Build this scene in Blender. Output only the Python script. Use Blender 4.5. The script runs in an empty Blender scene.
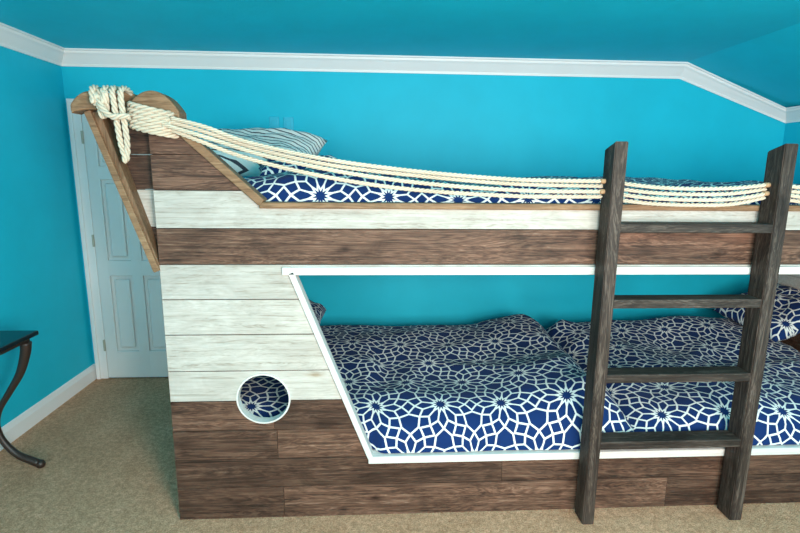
import bpy, bmesh, math, random
from mathutils import Vector, Matrix, noise
random.seed(7)
S=bpy.context.scene
COL=S.collection
try:
    S.view_settings.view_transform='Standard'
    S.view_settings.look='None'
except Exception: pass

# ---------------------------------------------------------------- node helpers
class X:
    nt=None
    def __init__(s,v): s.v=v
def _m(op,*a):
    n=X.nt.nodes.new('ShaderNodeMath'); n.operation=op
    for i,q in enumerate(a):
        if isinstance(q,X): X.nt.links.new(q.v,n.inputs[i])
        else: n.inputs[i].default_value=q
    return X(n.outputs[0])
X.__add__=lambda a,b:_m('ADD',a,b); X.__radd__=X.__add__
X.__sub__=lambda a,b:_m('SUBTRACT',a,b); X.__rsub__=lambda a,b:_m('SUBTRACT',b,a)
X.__mul__=lambda a,b:_m('MULTIPLY',a,b); X.__rmul__=X.__mul__
X.__truediv__=lambda a,b:_m('DIVIDE',a,b)
X.__lt__=lambda a,b:_m('LESS_THAN',a,b); X.__gt__=lambda a,b:_m('GREATER_THAN',a,b)

def newmat(name,rough=.6,spec=.3):
    m=bpy.data.materials.new(name); m.use_nodes=True
    nt=m.node_tree; b=nt.nodes['Principled BSDF']
    b.inputs['Roughness'].default_value=rough
    b.inputs['Specular IOR Level'].default_value=spec
    return m,nt,b
def ramp(nt,src,stops):
    r=nt.nodes.new('ShaderNodeValToRGB'); e=r.color_ramp.elements
    e[0].position,e[0].color=stops[0][0],(*stops[0][1],1)
    e[1].position,e[1].color=stops[-1][0],(*stops[-1][1],1)
    for p,c in stops[1:-1]:
        k=e.new(p); k.color=(*c,1)
    nt.links.new(src,r.inputs[0]); return r.outputs[0]
def coords(nt,kind='Object',scale=(1,1,1),loc=(0,0,0),rot=(0,0,0)):
    t=nt.nodes.new('ShaderNodeTexCoord'); m=nt.nodes.new('ShaderNodeMapping')
    m.inputs['Scale'].default_value=scale; m.inputs['Location'].default_value=loc
    m.inputs['Rotation'].default_value=rot
    nt.links.new(t.outputs[kind],m.inputs[0]); return m.outputs[0]
def noi(nt,vec,scale,detail=4,rough=.6,dist=0):
    n=nt.nodes.new('ShaderNodeTexNoise'); n.inputs['Scale'].default_value=scale
    n.inputs['Detail'].default_value=detail; n.inputs['Roughness'].default_value=rough
    n.inputs['Distortion'].default_value=dist
    nt.links.new(vec,n.inputs['Vector']); return n.outputs['Fac']
def bump(nt,b,h,strength,dist=.01):
    n=nt.nodes.new('ShaderNodeBump'); n.inputs['Strength'].default_value=strength
    n.inputs['Distance'].default_value=dist
    nt.links.new(h,n.inputs['Height']); nt.links.new(n.outputs[0],b.inputs['Normal'])
def mixc(nt,f,a,b,mode='MIX'):
    n=nt.nodes.new('ShaderNodeMix'); n.data_type='RGBA'; n.blend_type=mode
    for sock,v in ((n.inputs[0],f),(n.inputs[6],a),(n.inputs[7],b)):
        if isinstance(v,(int,float)): sock.default_value=v
        elif isinstance(v,tuple): sock.default_value=(*v,1)
        else: nt.links.new(v,sock)
    return n.outputs[2]

def plain(name,col,rough=.5,spec=.3,bs=0,bscale=60,var=.08):
    m,nt,b=newmat(name,rough,spec)
    c=coords(nt)
    n=noi(nt,c,3,3)
    lo=tuple(v*(1-var) for v in col); hi=tuple(min(1,v*(1+var)) for v in col)
    nt.links.new(ramp(nt,n,[(.3,lo),(.7,hi)]),b.inputs['Base Color'])
    if bs: bump(nt,b,noi(nt,c,bscale,3),bs,.004)
    return m
def wood(name,stops,seed,axis=0,rough=.6,bs=.35,fine=1.0,mot=0.35,knots=0,kcol=(.25,.2,.18)):
    m,nt,b=newmat(name,rough,.25)
    sc=[90*fine,90*fine,90*fine]; sc[axis]=1.8
    c=coords(nt,scale=tuple(sc),loc=(seed*3.1,seed*7.7,seed*1.9))
    g=noi(nt,c,1,6,.75,.4)
    sc2=[14,14,14]; sc2[axis]=1.1
    c2=coords(nt,scale=tuple(sc2),loc=(seed*5.1,seed*2.7,seed*4.9))
    g2=noi(nt,c2,1,4,.6,2.6)
    X.nt=nt
    band=_m('PINGPONG',X(g2)*9.0,.5)
    g3=X(g)*.62+X(g2)*.22+band*.32
    col=ramp(nt,g3.v,stops)
    c3=coords(nt,scale=(3,3,6) if axis==0 else (6,6,2),loc=(seed*2.1,0,seed))
    mo=noi(nt,c3,1.5,5,.65,.6)
    lo=1-mot
    col=mixc(nt,1.0,col,ramp(nt,mo,[(.34,(lo,lo*.98,lo*.96)),(.60,(1,1,1))]),'MULTIPLY')
    if knots:
        vs=[7,7,7]; vs[axis]=2.6
        c4=coords(nt,scale=tuple(vs),loc=(seed*1.37,seed*.9,seed*2.2))
        vo=nt.nodes.new('ShaderNodeTexVoronoi'); vo.inputs['Scale'].default_value=1; nt.links.new(c4,vo.inputs['Vector'])
        kd=X(vo.outputs['Distance'])+X(g)*.06
        col=mixc(nt,1.0,col,ramp(nt,kd.v,[(.06,kcol),(.10,tuple((k+1)/2 for k in kcol)),(.17,(1,1,1))]),'MULTIPLY')
    nt.links.new(col,b.inputs['Base Color'])
    bump(nt,b,g,bs,.003)
    return m

WALLC=(.008,.51,.68)
M_wall=plain('wall_paint',WALLC,.55,.25,.18,45,.04)
M_ceil=plain('ceiling_paint',(.009,.56,.73),.7,.2,.3,35,.04)
M_trim=plain('white_trim',(.86,.85,.84),.4,.4,0,10,.02)
M_door=plain('door_paint',(.76,.77,.76),.4,.4,0,10,.02)
# carpet
m,nt,b=newmat('carpet',.95,.05); c=coords(nt)
n1=noi(nt,c,150,3,.7); n2=noi(nt,c,5,4,.6); n3=noi(nt,c,40,3,.6)
c1=ramp(nt,n1,[(.32,(.56,.26,.14)),(.68,(1.0,.64,.43))])
c2=ramp(nt,n2,[(.3,(.84,.82,.79)),(.7,(1,1,1))])
c3=ramp(nt,n3,[(.35,(.74,.72,.69)),(.65,(1,1,1))])
nt.links.new(mixc(nt,1.0,mixc(nt,1.0,c1,c2,'MULTIPLY'),c3,'MULTIPLY'),b.inputs['Base Color'])
bump(nt,b,n1,.9,.012); M_carpet=m
def T3(t,k): return tuple(v*k for v in t)
BR=[wood('brown_plank_%d'%i,[(.34,T3((.024,.013,.009),k)),(.50,T3((.108,.055,.036),k)),(.62,T3((.195,.108,.072),k)),(.80,T3((.42,.31,.24),k))],i+1,mot=.5,bs=.6,knots=1) for i,k in enumerate((1,.72,1.22,.86))]
WH=[wood('white_plank_%d'%i,[(.30,T3((.30,.26,.21),k)),(.44,T3((.50,.47,.42),k)),(.70,T3((.65,.62,.58),k))],i+11,mot=.20,knots=1,kcol=(.66,.55,.43)) for i,k in enumerate((1,.90,1.06,.96))]
M_dark=wood('ladder_stain_vertical',[(.34,(.016,.011,.009)),(.52,(.055,.039,.031)),(.80,(.25,.195,.16))],31,2,mot=.5,bs=.6)
M_darkh=wood('ladder_stain_rung',[(.34,(.016,.011,.009)),(.52,(.050,.037,.030)),(.80,(.23,.18,.15))],32,0,mot=.5,bs=.6)
M_tan=wood('gunwale_wood',[(.3,(.12,.060,.030)),(.5,(.26,.15,.08)),(.75,(.42,.27,.16))],41,0)
M_post=wood('bow_post_wood',[(.3,(.10,.05,.025)),(.5,(.21,.12,.065)),(.75,(.36,.22,.14))],42,2)
M_back=plain('backing_board',(.05,.035,.028),.9,.1)
M_wtrim=wood('white_opening_trim',[(.3,(.56,.55,.52)),(.5,(.68,.67,.64)),(.7,(.75,.74,.72))],51,0,bs=.1,mot=.05)
M_rope=plain('cotton_rope',(.64,.55,.43),.9,.1,.4,300,.15)
M_ropeend=plain('rope_whipping',(.45,.28,.16),.9,.1,.4,300,.12)
M_metal=plain('wrought_iron',(.03,.017,.012),.45,.5,.1,80,.1)
M_tabletop=plain('table_top_black',(.012,.011,.012),.25,.6,0)
M_hinge=plain('hinge_brass',(.45,.42,.33),.35,.6)
M_sheet=plain('mattress_ticking',(.55,.62,.70),.9,.1)
M_plate=plain('painted_switch_plate',(.03,.50,.68),.35,.4)

# patterned fabric : 12-fold girih rosettes on a hexagonal lattice
def fabric():
    m,nt,b=newmat('star_lattice_fabric',.9,.1)
    X.nt=nt
    uv=nt.nodes.new('ShaderNodeUVMap'); uv.uv_map='UVMap'
    sp=nt.nodes.new('ShaderNodeSeparateXYZ'); nt.links.new(uv.outputs[0],sp.inputs[0])
    P=.31
    px=X(sp.outputs[0])/P; py=X(sp.outputs[1])/(P*math.sqrt(3))
    s3=math.sqrt(3)
    ax=_m('FRACT',px)-.5; ay=(_m('FRACT',py)-.5)*s3
    bx=_m('FRACT',px+.5)-.5; by=(_m('FRACT',py+.5)-.5)*s3
    la=ax*ax+ay*ay; lb=bx*bx+by*by
    s=la<lb
    x=ax*s+bx*(1-s); y=ay*s+by*(1-s)
    r=_m('SQRT',x*x+y*y); th=_m('ARCTAN2',y,x)
    A=math.radians(15)
    ph=_m('PINGPONG',th+math.pi*2,A)
    Xc=r*_m('COSINE',ph); Yc=r*_m('SINE',ph)
    def seg(r0,r1):
        p=(r0,0); q=(r1*math.cos(A),r1*math.sin(A))
        dx,dy=q[0]-p[0],q[1]-p[1]; L=math.hypot(dx,dy); nx,ny=-dy/L,dx/L
        c=nx*p[0]+ny*p[1]
        return _m('ABSOLUTE',Xc*nx+Yc*ny-c)
    w=.0145
    inner=seg(.085,.175)<.0125                       # central navy star
    side=(r*_m('SINE',A-ph)<.0125)*(r>.17)*(r<.30)   # petal sides
    tip=seg(.40,.295)<w                              # pointed petal ends
    arm=seg(.40,.535)<w                              # straps running on to the next rosette
    tot=_m('MAXIMUM',_m('MAXIMUM',inner,side),_m('MAXIMUM',tip,arm))
    c=mixc(nt,tot.v,(.007,.028,.115),(.76,.77,.74))
    nt.links.new(c,b.inputs['Base Color'])
    cc=coords(nt); bump(nt,b,noi(nt,cc,9,4),.3,.02)
    b.inputs['Sheen Weight'].default_value=.04
    return m
M_fab=fabric()
m,nt,b=newmat('striped_ticking',.9,.1); X.nt=nt
uv=nt.nodes.new('ShaderNodeUVMap'); uv.uv_map='UVMap'
sp=nt.nodes.new('ShaderNodeSeparateXYZ'); nt.links.new(uv.outputs[0],sp.inputs[0])
st=_m('FRACT',(X(sp.outputs[1])+X(sp.outputs[0])*.25)/.036)<.26
nt.links.new(mixc(nt,st.v,(.88,.84,.79),(.07,.07,.09)),b.inputs['Base Color']); M_stripe=m

# ---------------------------------------------------------------- mesh helpers
def obj(name,bm,mats,parent=None,smooth=False):
    me=bpy.data.meshes.new(name); bm.normal_update(); bm.to_mesh(me); bm.free()
    for q in (mats if isinstance(mats,(list,tuple)) else [mats]): me.materials.append(q)
    o=bpy.data.objects.new(name,me); COL.objects.link(o)
    if smooth:
        for p in me.polygons: p.use_smooth=True
    if parent: o.parent=parent
    return o
def empty(name,loc=(0,0,0)):
    o=bpy.data.objects.new(name,None); COL.objects.link(o); o.location=loc; return o
def addbox(bm,x0,x1,y0,y1,z0,z1,mi=0,bev=0):
    vs=[bm.verts.new((x,y,z)) for x in (x0,x1) for y in (y0,y1) for z in (z0,z1)]
    fs=[bm.faces.new([vs[i] for i in q]) for q in ((0,1,3,2),(4,6,7,5),(0,4,5,1),(2,3,7,6),(0,2,6,4),(1,5,7,3))]
    for q in fs: q.material_index=mi
    if bev:
        es=list({e for q in fs for e in q.edges})
        bmesh.ops.bevel(bm,geom=es,offset=bev,segments=2,affect='EDGES',profile=.5)
    return vs
def prism(bm,pts,y0,y1,mi=0,bev=0):
    a=[bm.verts.new((x,y0,z)) for x,z in pts]; c=[bm.verts.new((x,y1,z)) for x,z in pts]
    fs=[bm.faces.new(a),bm.faces.new(c[::-1])]
    n=len(pts)
    for i in range(n): fs.append(bm.faces.new((a[i],c[i],c[(i+1)%n],a[(i+1)%n])))
    for q in fs: q.material_index=mi
    bmesh.ops.recalc_face_normals(bm,faces=fs)
    if bev:
        es=list({e for q in fs for e in q.edges})
        bmesh.ops.bevel(bm,geom=es,offset=bev,segments=2,affect='EDGES',profile=.5)
def box(name,x0,x1,y0,y1,z0,z1,mat,parent=None,bev=0):
    bm=bmesh.new(); addbox(bm,x0,x1,y0,y1,z0,z1,0,bev); bmesh.ops.recalc_face_normals(bm,faces=bm.faces)
    return obj(name,bm,mat,parent)
def sweep(name,path,prof,mat,parent=None):
    bm=bmesh.new(); rings=[]
    for p,o in path: rings.append([bm.verts.new(Vector(p)+Vector(o)*a+Vector((0,0,1))*b_) for a,b_ in prof])
    for i in range(len(rings)-1):
        for j in range(len(prof)):
            k=(j+1)%len(prof); bm.faces.new((rings[i][j],rings[i+1][j],rings[i+1][k],rings[i][k]))
    bm.faces.new(rings[0][::-1]); bm.faces.new(rings[-1])
    bmesh.ops.recalc_face_normals(bm,faces=bm.faces)
    return obj(name,bm,mat,parent)
def boolean(o,cutters):
    for c in cutters:
        md=o.modifiers.new('b','BOOLEAN'); md.operation='DIFFERENCE'; md.object=c; md.solver='EXACT'
    dg=bpy.context.evaluated_depsgraph_get()
    me=bpy.data.meshes.new_from_object(o.evaluated_get(dg)); o.modifiers.clear(); o.data=me

# ---------------------------------------------------------------- room
FZ=-.028
XL,XR,YB,YF=-2.19,3.20,1.70,-3.4
XC=2.31; ZC=2.41; ZR=2.10
T=.12
floor=box('floor',XL-T,XR+T,YF-T,YB+T,FZ-.1,FZ,M_carpet)
bm=bmesh.new(); prism(bm,[(XL-T,FZ-.1),(XR+T,FZ-.1),(XR+T,ZR+.1),(XC,ZC+.1),(XL-T,ZC+.1)],YB,YB+T); obj('wall_back',bm,M_wall)
box('wall_left',XL-T,XL,YF,YB,FZ,ZC,M_wall)
box('wall_right',XR,XR+T,YF,YB,FZ,ZR,M_wall)
bm=bmesh.new(); prism(bm,[(XL-T,ZC),(XC,ZC),(XR,ZR),(XR+T,ZR),(XR+T,ZR+.15),(XC,ZC+.15),(XL-T,ZC+.15)],YF-T,YB); obj('ceiling',bm,M_ceil)
bm=bmesh.new()
zz0,zz1=.75,2.05
wins=[(-1.4,-.1),(.9,2.2)]
xs=[XL-T,wins[0][0],wins[0][1],wins[1][0],wins[1][1],XR+T]
for i in range(5):
    if i in (1,3):
        addbox(bm,xs[i],xs[i+1],YF-T,YF,FZ-.1,zz0); addbox(bm,xs[i],xs[i+1],YF-T,YF,zz1,ZR)
    else: addbox(bm,xs[i],xs[i+1],YF-T,YF,FZ-.1,ZR)
prism(bm,[(XL-T,ZR),(XR+T,ZR),(XC,ZC),(XL-T,ZC)],YF-T,YF)
bmesh.ops.recalc_face_normals(bm,faces=bm.faces); obj('wall_front',bm,M_wall)
for i,(a,c) in enumerate(wins):
    w=empty('window_%d'%(i+1))
    for nm,q in (('frame_l',(a,a+.05,zz0,zz1)),('frame_r',(c-.05,c,zz0,zz1)),('frame_t',(a+.05,c-.05,zz1-.05,zz1)),('frame_b',(a+.05,c-.05,zz0,zz0+.05)),('mullion',((a+c)/2-.02,(a+c)/2+.02,zz0+.05,zz1-.05))):
        box(nm,q[0],q[1],YF-.09,YF-.03,q[2],q[3],M_trim,w)
cp=[(0,0),(0,-.105),(.012,-.105),(.016,-.088),(.03,-.07),(.055,-.038),(.068,-.026),(.072,-.012),(.085,-.010),(.085,0)]
zc=ZC
sweep('trim_1',[((XL,YB,zc),(1,-1,0)),((XC,YB,zc),(0,-1,0)),((XR,YB,ZR),(-1,-1,0)),((XR,YF,ZR),(-1,0,0))],cp,M_trim)
sweep('trim_2',[((XL,YF,zc),(1,0,0)),((XL,YB,zc),(1,-1,0))],cp,M_trim)
bp=[(0,0),(.016,0),(.016,.085),(.011,.10),(.007,.115),(0,.12)]
sweep('baseboard_left',[((XL,YF,FZ),(1,0,0)),((XL,YB,FZ),(1,0,0))],bp,M_trim)
sweep('baseboard_back',[((-1.40,YB,FZ),(0,-1,0)),((XR,YB,FZ),(0,-1,0))],bp,M_trim)
sweep('baseboard_right',[((XR,YF,FZ),(-1,0,0)),((XR,YB,FZ),(-1,0,0))],bp,M_trim)
# ---------------------------------------------------------------- door
dr=empty('door_1',(0,0,0))
dx0,dx1,dz=-2.08,-1.49,2.0
bm=bmesh.new()
for (a,c,e,g) in ((dx0-.085,dx0,FZ,dz+.0),(dx1,dx1+.085,FZ,dz+.0),(dx0-.085,dx1+.085,dz,dz+.085)):
    addbox(bm,a,c,YB-.022,YB-.001,e,g,0,.005)
for (a,c,e,g) in ((dx0-.085,dx0-.055,FZ,dz+.055),(dx1+.055,dx1+.085,FZ,dz+.055),(dx0-.085,dx1+.085,dz+.055,dz+.085)):
    addbox(bm,a,c,YB-.034,YB-.02,e,g,0,.004)
bmesh.ops.recalc_face_normals(bm,faces=bm.faces); obj('casing',bm,M_trim,dr)
bm=bmesh.new()
addbox(bm,dx0,dx1,YB-.006,YB-.001,FZ+.01,dz)
st=.09; mid=(dx0+dx1)/2
rails=[(FZ+.01,.20),(.80,.92),(1.52,1.62),(1.89,dz)]
for a,c in ((dx0+.004,dx0+st),(mid-.04,mid+.04),(dx1-st,dx1-.004)): addbox(bm,a,c,YB-.026,YB-.004,FZ+.01,dz,0,.006)
for e,g in rails: addbox(bm,dx0+.01,dx1-.01,YB-.0255,YB-.004,e,g,0,.006)
for a,c in ((dx0+st,mid-.04),(mid+.04,dx1-st)):
    for i in range(3):
        e,g=rails[i][1],rails[i+1][0]; addbox(bm,a+.025,c-.025,YB-.024,YB-.004,e+.025,g-.025,0,.014)
bmesh.ops.recalc_face_normals(bm,faces=bm.faces); obj('slab',bm,M_door,dr)
for i,z in enumerate((.25,1.07,1.82)):
    box('hinge_%d'%i,dx0-.008,dx0+.006,YB-.036,YB-.018,z-.045,z+.045,M_hinge,dr,.003)
bm=bmesh.new(); bmesh.ops.create_uvsphere(bm,u_segments=16,v_segments=10,radius=.028,matrix=Matrix.Translation((dx1-.05,YB-.06,.95)))
bmesh.ops.create_cone(bm,segments=16,radius1=.012,radius2=.012,depth=.05,matrix=Matrix.Translation((dx1-.05,YB-.035,.95))@Matrix.Rotation(math.pi/2,4,'X')); obj('knob',bm,M_hinge,dr,True)
for i,x in enumerate((-.72,-.615)):
    p=empty('wall_outlet_plate'+('' if i==0 else '.001'))
    box('plate',x-.035,x+.035,YB-.012,YB,1.87,1.985,M_plate,p,.004)
    box('insert',x-.017,x+.017,YB-.017,YB-.010,1.895,1.96,M_plate,p,.002)

# ---------------------------------------------------------------- ship bunk bed
bed=empty('ship_bunk_bed')
X0,X1=-.91,3.05
rows=[(FZ,.135,'b'),(.135,.28,'b'),(.28,.425,'b'),(.425,.57,'b'),(.57,.715,'w'),(.715,.885,'w'),(.885,1.045,'w'),(1.045,1.20,'w'),(1.20,1.355,'b'),(1.355,1.515,'w'),(1.515,1.66,'b'),(1.66,1.81,'b')]
seams=[[-.42,1.45],[.62,2.2],[-.44,2.0],[-.45,2.2],[2.0],[],[],[],[2.2],[],[],[]]
bm=bmesh.new(); k=0
g=.0015
for (z0,z1,t),sm in zip(rows,seams):
    e=[X0]+sm+[X1]
    for a,c in zip(e[:-1],e[1:]):
        k+=1
        mi=(k*3+int(z0*10))%4+(4 if t=='w' else 0)
        yo=random.uniform(-.001,.001)
        gg=g if t=='b' else .0009
        addbox(bm,a+g*.5,c-g*.5,0+yo,.02,z0+gg,z1-gg,mi,.0012)
bmesh.ops.recalc_face_normals(bm,faces=bm.faces)
planks=obj('front_planks',bm,BR+WH,bed)
def cut(name,fn):
    b2=bmesh.new(); fn(b2); bmesh.ops.recalc_face_normals(b2,faces=b2.faces); return obj(name,b2,M_back)
SL0=(-.345,1.155); SL1=(.0,.285)
c_open=cut('c1',lambda b2:prism(b2,[SL0,(X1-.1,1.155),(X1-.1,.285),SL1],-.2,.2))
c_top=cut('c2',lambda b2:prism(b2,[(-.80,1.77),(-.475,1.455),(X1+.1,1.455),(X1+.1,2.2),(-.80,2.2)],-.21,.19))
PC=(-.495,.58); PR=.120
def cyl(b2): bmesh.ops.create_cone(b2,cap_ends=True,segments=64,radius1=PR,radius2=PR,depth=.5,matrix=Matrix.Translation((PC[0],0,PC[1]))@Matrix.Rotation(math.pi/2,4,'X'))
c_port=cut('c3',cyl)
bm=bmesh.new(); addbox(bm,X0+.001,X1-.001,.018,.035,FZ,1.80); bmesh.ops.recalc_face_normals(bm,faces=bm.faces)
backing=obj('front_backing',bm,M_back,bed)
for o in (planks,backing): boolean(o,[c_open,c_top,c_port])
for c in (c_open,c_top,c_port): bpy.data.objects.remove(c)
def beam(name,p,q,w,y0,y1,mat,side=1,bev=.003,parent=bed):
    p=Vector((p[0],p[1]));q=Vector((q[0],q[1]));d=(q-p).normalized();n=Vector((-d.y,d.x))*w*side
    b2=bmesh.new(); prism(b2,[tuple(p),tuple(q),tuple(q+n),tuple(p+n)],y0,y1,0,bev)
    return obj(name,b2,mat,parent)
beam('opening_trim_top',(-.39,1.155),(X1,1.155),.035,-.014,.05,M_wtrim,1)
beam('opening_trim_slant',(-.365,1.162),(-.018,.262),.026,-.014,.05,M_wtrim,1)
beam('opening_trim_bottom',(-.02,.287),(X1,.287),.036,-.016,.05,M_wtrim,-1)
bm=bmesh.new(); R=[]
prof=[(PR-.006,-.004),(PR+.001,-.004),(PR+.002,0),(PR-.006,.04)]
for i in range(64):
    a=i/64*2*math.pi; R.append([bm.verts.new((PC[0]+r*math.cos(a),y,PC[1]+r*math.sin(a))) for r,y in prof])
for i in range(64):
    for j in range(4): bm.faces.new((R[i][j],R[(i+1)%64][j],R[(i+1)%64][(j+1)%4],R[i][(j+1)%4]))
bmesh.ops.recalc_face_normals(bm,faces=bm.faces); obj('porthole_ring',bm,M_wtrim,bed)
beam('gunwale_slope',(-.825,1.775),(-.475,1.452),.035,-.02,.05,M_tan,1,.004)
beam('gunwale_cap',(-.475,1.442),(X1,1.442),.026,-.018,.05,M_tan,1,.004)
bm=bmesh.new()
def flx(z): return -.915-(z-1.2)*.36
for z0,z1,mi in ((1.2,1.355,0),(1.355,1.515,1),(1.515,1.66,0),(1.66,1.81,0)):
    prism(bm,[(flx(z0)+.002,z0+g),(X0-.002,z0+g),(X0-.002,z1-g),(flx(z1),z1-g)],.06,.08,mi)
obj('bow_flare_planks',bm,[BR[1],WH[1]],bed)
beam('bow_post',(-.905,1.175),(-1.125,1.83),.028,-.012,.03,M_tan,1,.004)
beam('bow_post_inner',(-.903,1.18),(-1.095,1.83),.035,.0,.14,M_post,1,.004)
def arch(name,xa,xb,zb,h,th,y0,y1,mat,n=16):
    b2=bmesh.new(); top=[];bot=[]
    for i in range(n+1):
        t=i/n; x=xa+(xb-xa)*t; e=math.sin(math.pi*min(max(t,.04),.96))**.35
        z=zb+h*math.sin(math.pi*t)**.75
        top.append((x,z+th/2*e)); bot.append((x,z-th/2*e))
    prism(b2,top+bot[::-1],y0,y1,0,.006); return obj(name,b2,mat,bed)
arch('bow_rail_left',-1.19,-1.03,1.83,.035,.07,-.03,.05,M_tan)
arch('bow_rail_mid',-1.085,-.93,1.835,.04,.07,.04,.12,M_tan)
arch('bow_rail_right',-.985,-.775,1.81,.06,.075,-.02,.07,M_tan)
bm=bmesh.new()
for z0,z1,t in rows[:9]: addbox(bm,X0,X0+.02,.036,1.5,z0+g,z1-g,1 if t=='w' else 0)
for z0,z1,t in rows[:9]: addbox(bm,X1-.02,X1,.036,1.5,z0+g,z1-g,1 if t=='w' else 0)
bmesh.ops.recalc_face_normals(bm,faces=bm.faces); obj('end_panels',bm,[BR[0],WH[0]],bed)
box('deck_upper',X0+.02,X1-.02,.036,1.5,1.19,1.25,M_back,bed)
box('deck_lower',X0+.02,X1-.02,.036,1.5,.16,.24,M_back,bed)
box('back_rail_upper',X0+.02,X1-.02,1.48,1.5,1.25,1.40,BR[2],bed)
box('back_rail_lower',X0+.02,X1-.02,1.48,1.5,FZ,.16,BR[2],bed)
# ---------------------------------------------------------------- ladder
lad=empty('bunk_bed_ladder')
for nm,xa,xb in (('rail_left',.985,1.04),('rail_right',1.705,1.765)):
    b2=bmesh.new()
    v=addbox(b2,xa,xb,-.115,-.021,FZ,1.70)
    for q in b2.verts:
        if q.co.z>1 and q.co.y<-.05: q.co.z+=.03
    bmesh.ops.recalc_face_normals(b2,faces=b2.faces)
    bmesh.ops.bevel(b2,geom=list(b2.edges),offset=.004,segments=2,affect='EDGES')
    obj(nm,b2,M_dark,lad)
for i,z in enumerate((1.375,1.045,.70,.375)):
    box('rung_%d'%(4-i),1.038,1.707,-.112,-.023,z-.02,z+.02,M_darkh,lad,.004)

# ---------------------------------------------------------------- ropes
def cr(pts,step=.006):
    P=[Vector(p) for p in pts]; P=[P[0]*2-P[1]]+P+[P[-1]*2-P[-2]]; out=[]
    for i in range(1,len(P)-2):
        a,b_,c,d=P[i-1:i+3]; n=max(2,int((c-b_).length/step))
        for j in range(n):
            t=j/n; out.append(.5*((2*b_)+(c-a)*t+(2*a-5*b_+4*c-d)*t*t+(3*b_-a-3*c+d)*t**3))
    out.append(P[-2]); return out
def addtube(bm,path,rad,n=6,mi=0):
    rings=[];up=Vector((0.13,.21,.97))
    for i,p in enumerate(path):
        d=(path[min(i+1,len(path)-1)]-path[max(i-1,0)])
        if d.length<1e-9: d=Vector((1,0,0))
        d.normalize(); s=d.cross(up)
        if s.length<.05: s=d.cross(Vector((1,0,0)))
        s.normalize(); u=s.cross(d); up=u
        rr=rad if not callable(rad) else rad(i/(len(path)-1))
        rings.append([bm.verts.new(p+(s*math.cos(2*math.pi*k/n)+u*math.sin(2*math.pi*k/n))*rr) for k in range(n)])
    for a,c in zip(rings[:-1],rings[1:]):
        for k in range(n):
            q=bm.faces.new((a[k],a[(k+1)%n],c[(k+1)%n],c[k])); q.smooth=True; q.material_index=mi
    bm.faces.new(rings[0][::-1]).material_index=mi; bm.faces.new(rings[-1]).material_index=mi
def rope(bm,pts,R=.011,mi=0):
    path=cr(pts,.006); up=Vector((0.13,.21,.97)); L=0; st=[[],[],[]]
    for i,p in enumerate(path):
        d=(path[min(i+1,len(path)-1)]-path[max(i-1,0)]).normalized()
        if i: L+=(p-path[i-1]).length
        s=d.cross(up); s=s.normalized() if s.length>1e-3 else Vector((1,0,0)); u=s.cross(d); up=u
        for k in range(3):
            a=2*math.pi*(k/3+L/(R*7)); st[k].append(p+(s*math.cos(a)+u*math.sin(a))*R*.56)
    for q in st: addtube(bm,q,R*.50,6,mi)
bm=bmesh.new()
H=[( [(-.80,-.04,1.80),(-.66,-.05,1.765),(-.50,-.045,1.71),(-.18,-.045,1.645),(.2,-.045,1.60),(.6,-.045,1.572),(.975,-.07,1.568)]),
   ( [(-.82,-.035,1.79),(-.66,-.03,1.745),(-.45,-.03,1.68),(-.15,-.03,1.620),(.25,-.03,1.578),(.6,-.03,1.553),(.975,-.05,1.547)]),
   ( [(-.83,-.055,1.775),(-.64,-.06,1.72),(-.42,-.06,1.655),(-.1,-.06,1.592),(.25,-.06,1.550),(.65,-.055,1.526),(.975,-.07,1.525)]),
   ( [(-.84,-.03,1.77),(-.70,-.035,1.715),(-.50,-.04,1.645),(-.2,-.04,1.577),(.15,-.04,1.528),(.6,-.045,1.503),(.975,-.05,1.503)])]
for h in H: rope(bm,h,.0090)
for dz_,dy in ((0,-.07),(-.024,-.055),(-.047,-.07),(-.070,-.055)):
    rope(bm,[(1.05,dy,1.56+dz_),(1.2,dy,1.545+dz_),(1.38,dy,1.54+dz_),(1.55,dy,1.545+dz_),(1.695,dy,1.56+dz_*.8)],.0090)
    rope(bm,[(1.775,dy,1.555+dz_*.8),(2.1,dy,1.53+dz_),(2.5,dy,1.53+dz_),(3.0,dy,1.55+dz_)],.0090)
for x,z in ((.967,1.568),(.967,1.525),(1.688,1.558),(1.688,1.522)):
    addtube(bm,[Vector((x-.012,-.07,z)),Vector((x+.008,-.07,z))],.0105,10,1)
for i in range(5):
    zc_=1.838-i*.0205
    pts=[]
    for j in range(19):
        a=j/18*2*math.pi
        pts.append((-.885+(.098-.004*abs(i-2))*math.cos(a),.025+.09*math.sin(a),zc_-.020*math.cos(a)+.006*math.sin(a)))
    rope(bm,pts,.0125)
def bight(x0,x1,zt,zb,R=.0125):
    rope(bm,[(x0-.012,.09,zt-.05),(x0-.008,.03,zt),(x0,-.045,zt-.005),(x0+.012,-.065,zt-.06),(x0+.02,-.06,zb+.08),(x0+.03,-.055,zb+.02),((x0+x1)/2+.008,-.05,zb),(x1,-.055,zb+.025),(x1+.006,-.06,zb+.09),(x1,-.065,zt-.06),(x1-.006,-.045,zt-.005),(x1-.01,.03,zt),(x1-.012,.09,zt-.05)],R)
bight(-1.09,-1.04,1.91,1.80)
bight(-1.015,-.975,1.91,1.63,.0115)
rope(bm,[(-1.10,.05,1.87),(-1.075,-.03,1.90),(-1.05,-.075,1.84),(-1.01,-.085,1.80),(-.97,-.085,1.80),(-.94,-.08,1.80)],.012)
obj('rope_railing',bm,[M_rope,M_ropeend])

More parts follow.
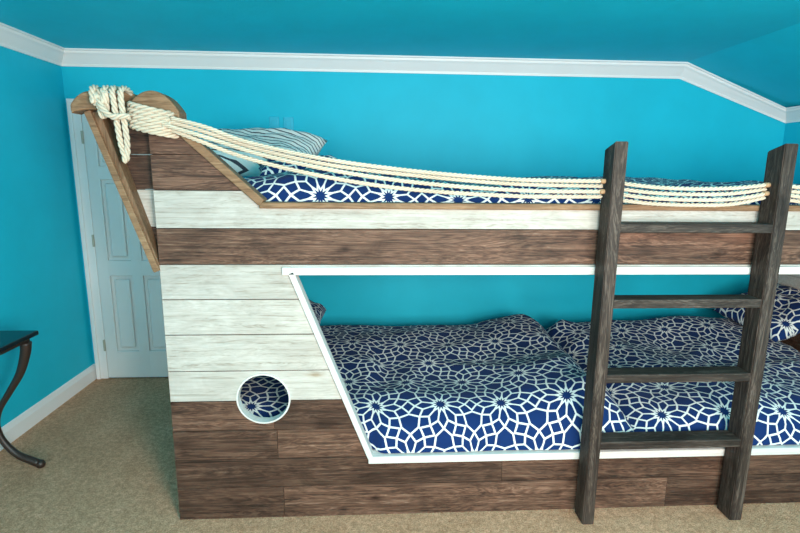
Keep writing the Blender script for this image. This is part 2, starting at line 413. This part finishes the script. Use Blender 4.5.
# ---------------------------------------------------------------- bedding
def setuv(me,uvs):
    l=me.uv_layers.new(name='UVMap')
    for lp in me.loops: l.data[lp.index].uv=uvs[lp.vertex_index]
def quilt(name,x0,x1,y0,y1,zt,zb,seed,amp=.035,res=.018,edge=.16,extra=None,wob=.03,front=None):
    nx=int((x1-x0)/res);ny=int((y1-y0)/res); V=[]
    def hgt(x,y):
        h=noise.noise(Vector((x*1.5+seed*7,y*1.5,seed)))*amp*1.0
        wxx=x+.25*noise.noise(Vector((x*1.3,y*1.3,seed+3))); wyy=y+.25*noise.noise(Vector((x*1.3,y*1.3,seed+33)))
        h+=(.35-abs(noise.noise(Vector((wxx*2.8+seed*3,wyy*2.0,seed*2)))))*amp*.9
        h+=noise.noise(Vector((wxx*6+seed,wyy*4,seed*5)))*amp*.25
        return h
    for j in range(ny+1):
        row=[]
        for i in range(nx+1):
            u=i/nx;v=j/ny; x=x0+(x1-x0)*u;y=y0+(y1-y0)*v
            d=min(x-x0,x1-x,y-y0,y1-y)
            dx=min(x-x0,x1-x)/edge; dy=min(y-y0,y1-y)/edge
            fx=math.sqrt(max(0,1-(1-min(dx,1))**2)); fy=math.sqrt(max(0,1-(1-min(dy,1))**2))
            f=fx*fy
            z=zb+(zt-zb)*f+hgt(x,y)*min(1,f*1.2)
            if extra: z+=extra(x,y)*f
            wx=noise.noise(Vector((x*2.3,y*2.3,seed+9)))*wob*(1-min(1,d/.3)); wy=noise.noise(Vector((x*2.3,y*2.3,seed+19)))*wob*(1-min(1,d/.3))
            if y-y0<.3: wy=abs(wy)*.3
            if front and y-y0<.2: wy-=front(x)*(1-(y-y0)/.2)
            row.append(Vector((x+wx,y+wy,z)))
        V.append(row)
    W=[[0]*(nx+1) for _ in range(ny+1)]
    for i in range(nx+1):
        for j in range(1,ny+1): W[j][i]=W[j-1][i]+(V[j][i]-V[j-1][i]).length
    avg=[sum(W[j])/(nx+1) for j in range(ny+1)]
    bm=bmesh.new(); B=[[bm.verts.new(p) for p in row] for row in V]
    for j in range(ny):
        for i in range(nx): bm.faces.new((B[j][i],B[j][i+1],B[j+1][i+1],B[j+1][i]))
    ring=[(0,i) for i in range(nx+1)]+[(j,nx) for j in range(1,ny+1)]+[(ny,i) for i in range(nx-1,-1,-1)]+[(j,0) for j in range(ny-1,0,-1)]
    low=[bm.verts.new(B[j][i].co+Vector((0,0,-.035))) for j,i in ring]
    n=len(ring)
    for k in range(n):
        a=B[ring[k][0]][ring[k][1]]; b_=B[ring[(k+1)%n][0]][ring[(k+1)%n][1]]
        bm.faces.new((b_,a,low[k],low[(k+1)%n]))
    bm.faces.new(low)
    def uvp(j,i,o=0):
        return (x0+(x1-x0)*i/nx+seed*.13, W[j][i]*.4+avg[j]*.6+seed*.07-o)
    uvs=[uvp(j,i) for j in range(ny+1) for i in range(nx+1)]+[uvp(j,i,.035) for j,i in ring]
    bm.verts.index_update()
    o=obj(name,bm,M_fab,None,True); setuv(o.data,uvs)
    return o
def pillow(name,loc,sx,sy,h,rot,mat,seed=1):
    n=28; bm=bmesh.new(); uvs=[]
    for side in (1,-1):
        G=[]
        for j in range(n+1):
            r=[]
            for i in range(n+1):
                u=i/n*2-1;v=j/n*2-1
                f=max(0,(1-u**4)*(1-v**4))**.5
                pin=1-.07*(1-abs(u))*abs(v)**2; pin2=1-.07*(1-abs(v))*abs(u)**2
                z=side*h/2*f*(1+.35*noise.noise(Vector((u*2+seed,v*2,side))))+.014*noise.noise(Vector((u*5,v*5,seed)))*f
                r.append(bm.verts.new((u*sx/2*pin2,v*sy/2*pin,z))); uvs.append((u*sx/2+seed,v*sy/2+seed*.4))
            G.append(r)
        for j in range(n):
            for i in range(n):
                q=(G[j][i],G[j][i+1],G[j+1][i+1],G[j+1][i]); bm.faces.new(q if side>0 else q[::-1])
    bm.verts.index_update()
    o=obj(name,bm,mat,None,True); setuv(o.data,uvs)
    w=o.modifiers.new('w','WELD'); w.merge_threshold=.002
    o.location=loc; o.rotation_euler=rot; return o
for nm,a,c,e,g2 in (('mattress_lower_1',-.87,1.18,.24,.31),('mattress_lower_2',1.2,2.98,.24,.31),('mattress_upper',-.87,2.98,1.25,1.40)):
    box(nm,a,c,.09,1.44,e,g2,M_sheet,bed,.03)
def bump1(x,y): return .07*math.exp(-((x-1.05)/.22)**2)+ .02*math.exp(-((y-1.2)/.3)**2)
fr=lambda x: .052*min(1,max(0,(x-.0)/.05))
quilt('comforter',-.86,1.29,.054,1.50,.475,.328,1,.045,extra=bump1,edge=.19,front=fr)
def bump2(x,y): return .07*math.exp(-((y-1.3)/.25)**2)
quilt('comforter.001',1.24,2.93,.054,1.50,.455,.328,2,.05,extra=bump2,edge=.2,front=fr)
def bump3(x,y): return .10*math.exp(-((x+.1)/.35)**2)*math.exp(-((y-.8)/.5)**2)
quilt('bedspread',-.72,2.98,.054,1.47,1.545,1.43,3,.04,extra=bump3,edge=.15)
pillow('striped_pillow',(-.70,.95,1.70),.76,.52,.18,(math.radians(24),math.radians(3),math.radians(-10)),M_stripe,1)
pillow('patterned_pillow',(-.36,.52,1.60),.45,.26,.12,(math.radians(10),math.radians(-3),math.radians(12)),M_fab,2)
pillow('pillow',(-.55,1.2,.62),.42,.6,.16,(math.radians(0),math.radians(12),0),M_fab,3)
pillow('pillow.001',(2.82,1.10,.67),.5,.6,.16,(math.radians(5),math.radians(-25),0),M_fab,4)

# ---------------------------------------------------------------- console table
tb=empty('console_table')
bm=bmesh.new(); addbox(bm,XL+.03,-1.78,-.35,.51,.725,.75,0,.006); bmesh.ops.recalc_face_normals(bm,faces=bm.faces); obj('top',bm,M_tabletop,tb)
bm=bmesh.new(); addbox(bm,XL+.06,-1.81,-.32,.48,.70,.724,0,.004); bmesh.ops.recalc_face_normals(bm,faces=bm.faces); obj('apron',bm,M_metal,tb)
for k,(lx,ly) in enumerate(((-1.82,.46),(-1.82,-.30))):
    P=[(lx,.70),(lx-.01,.64),(lx-.05,.53),(lx-.12,.42),(lx-.185,.32),(lx-.21,.23),(lx-.19,.14),(lx-.13,.06),(lx-.06,.02),(lx-.02,.0)]
    bm=bmesh.new(); path=cr([(a,ly,c) for a,c in P],.012)
    addtube(bm,path,lambda t:.027-.008*math.sin(math.pi*t)-.006*t,10)
    bmesh.ops.create_uvsphere(bm,u_segments=12,v_segments=8,radius=.024,matrix=Matrix.Translation((lx-.01,ly,FZ+.024)))
    obj('leg_%d'%k,bm,M_metal,tb,True)
for k,ly in enumerate((.46,-.30)):
    bm=bmesh.new(); addtube(bm,cr([(XL+.08,ly,.70),(XL+.075,ly,.4),(XL+.07,ly,FZ)],.03),.015,10); obj('rear_leg_%d'%k,bm,M_metal,tb,True)

# ---------------------------------------------------------------- lights
def area(name,loc,sx,sy,power,col,target):
    l=bpy.data.lights.new(name,'AREA'); l.shape='RECTANGLE'; l.size=sx;l.size_y=sy;l.energy=power;l.color=col
    o=bpy.data.objects.new(name,l); COL.objects.link(o); o.location=loc
    o.rotation_euler=(Vector(target)-Vector(loc)).to_track_quat('-Z','Y').to_euler(); return o
area('window_fill_1',(-.75,YF+.02,1.4),1.2,1.2,45,(1,.91,.83),(0,1,1.5))  # both area fills are added, just inside the unseen front windows
area('window_fill_2',(1.55,YF+.02,1.4),1.2,1.2,110,(1,.91,.83),(1,1,1.5))
l=bpy.data.lights.new('ceiling_fill_light','POINT'); l.energy=140; l.color=(1,.86,.76); l.shadow_soft_size=.25  # unseen point light added behind the camera to brighten the ceiling
o=bpy.data.objects.new('ceiling_fill_light',l); COL.objects.link(o); o.location=(.6,-2.3,1.6)
w=bpy.data.worlds.new('world'); S.world=w; w.use_nodes=True
w.node_tree.nodes['Background'].inputs[0].default_value=(.8,.9,1,1); w.node_tree.nodes['Background'].inputs[1].default_value=1.0

# ---------------------------------------------------------------- camera
cam=bpy.data.cameras.new('camera'); cam.lens=22.5; cam.sensor_width=36; cam.sensor_fit='HORIZONTAL'; cam.clip_start=.05
o=bpy.data.objects.new('camera',cam); COL.objects.link(o); o.location=(0,-2.15,1.6)
o.rotation_euler=tuple(math.radians(a) for a in (79.242,-.54,-3.097))
S.camera=o
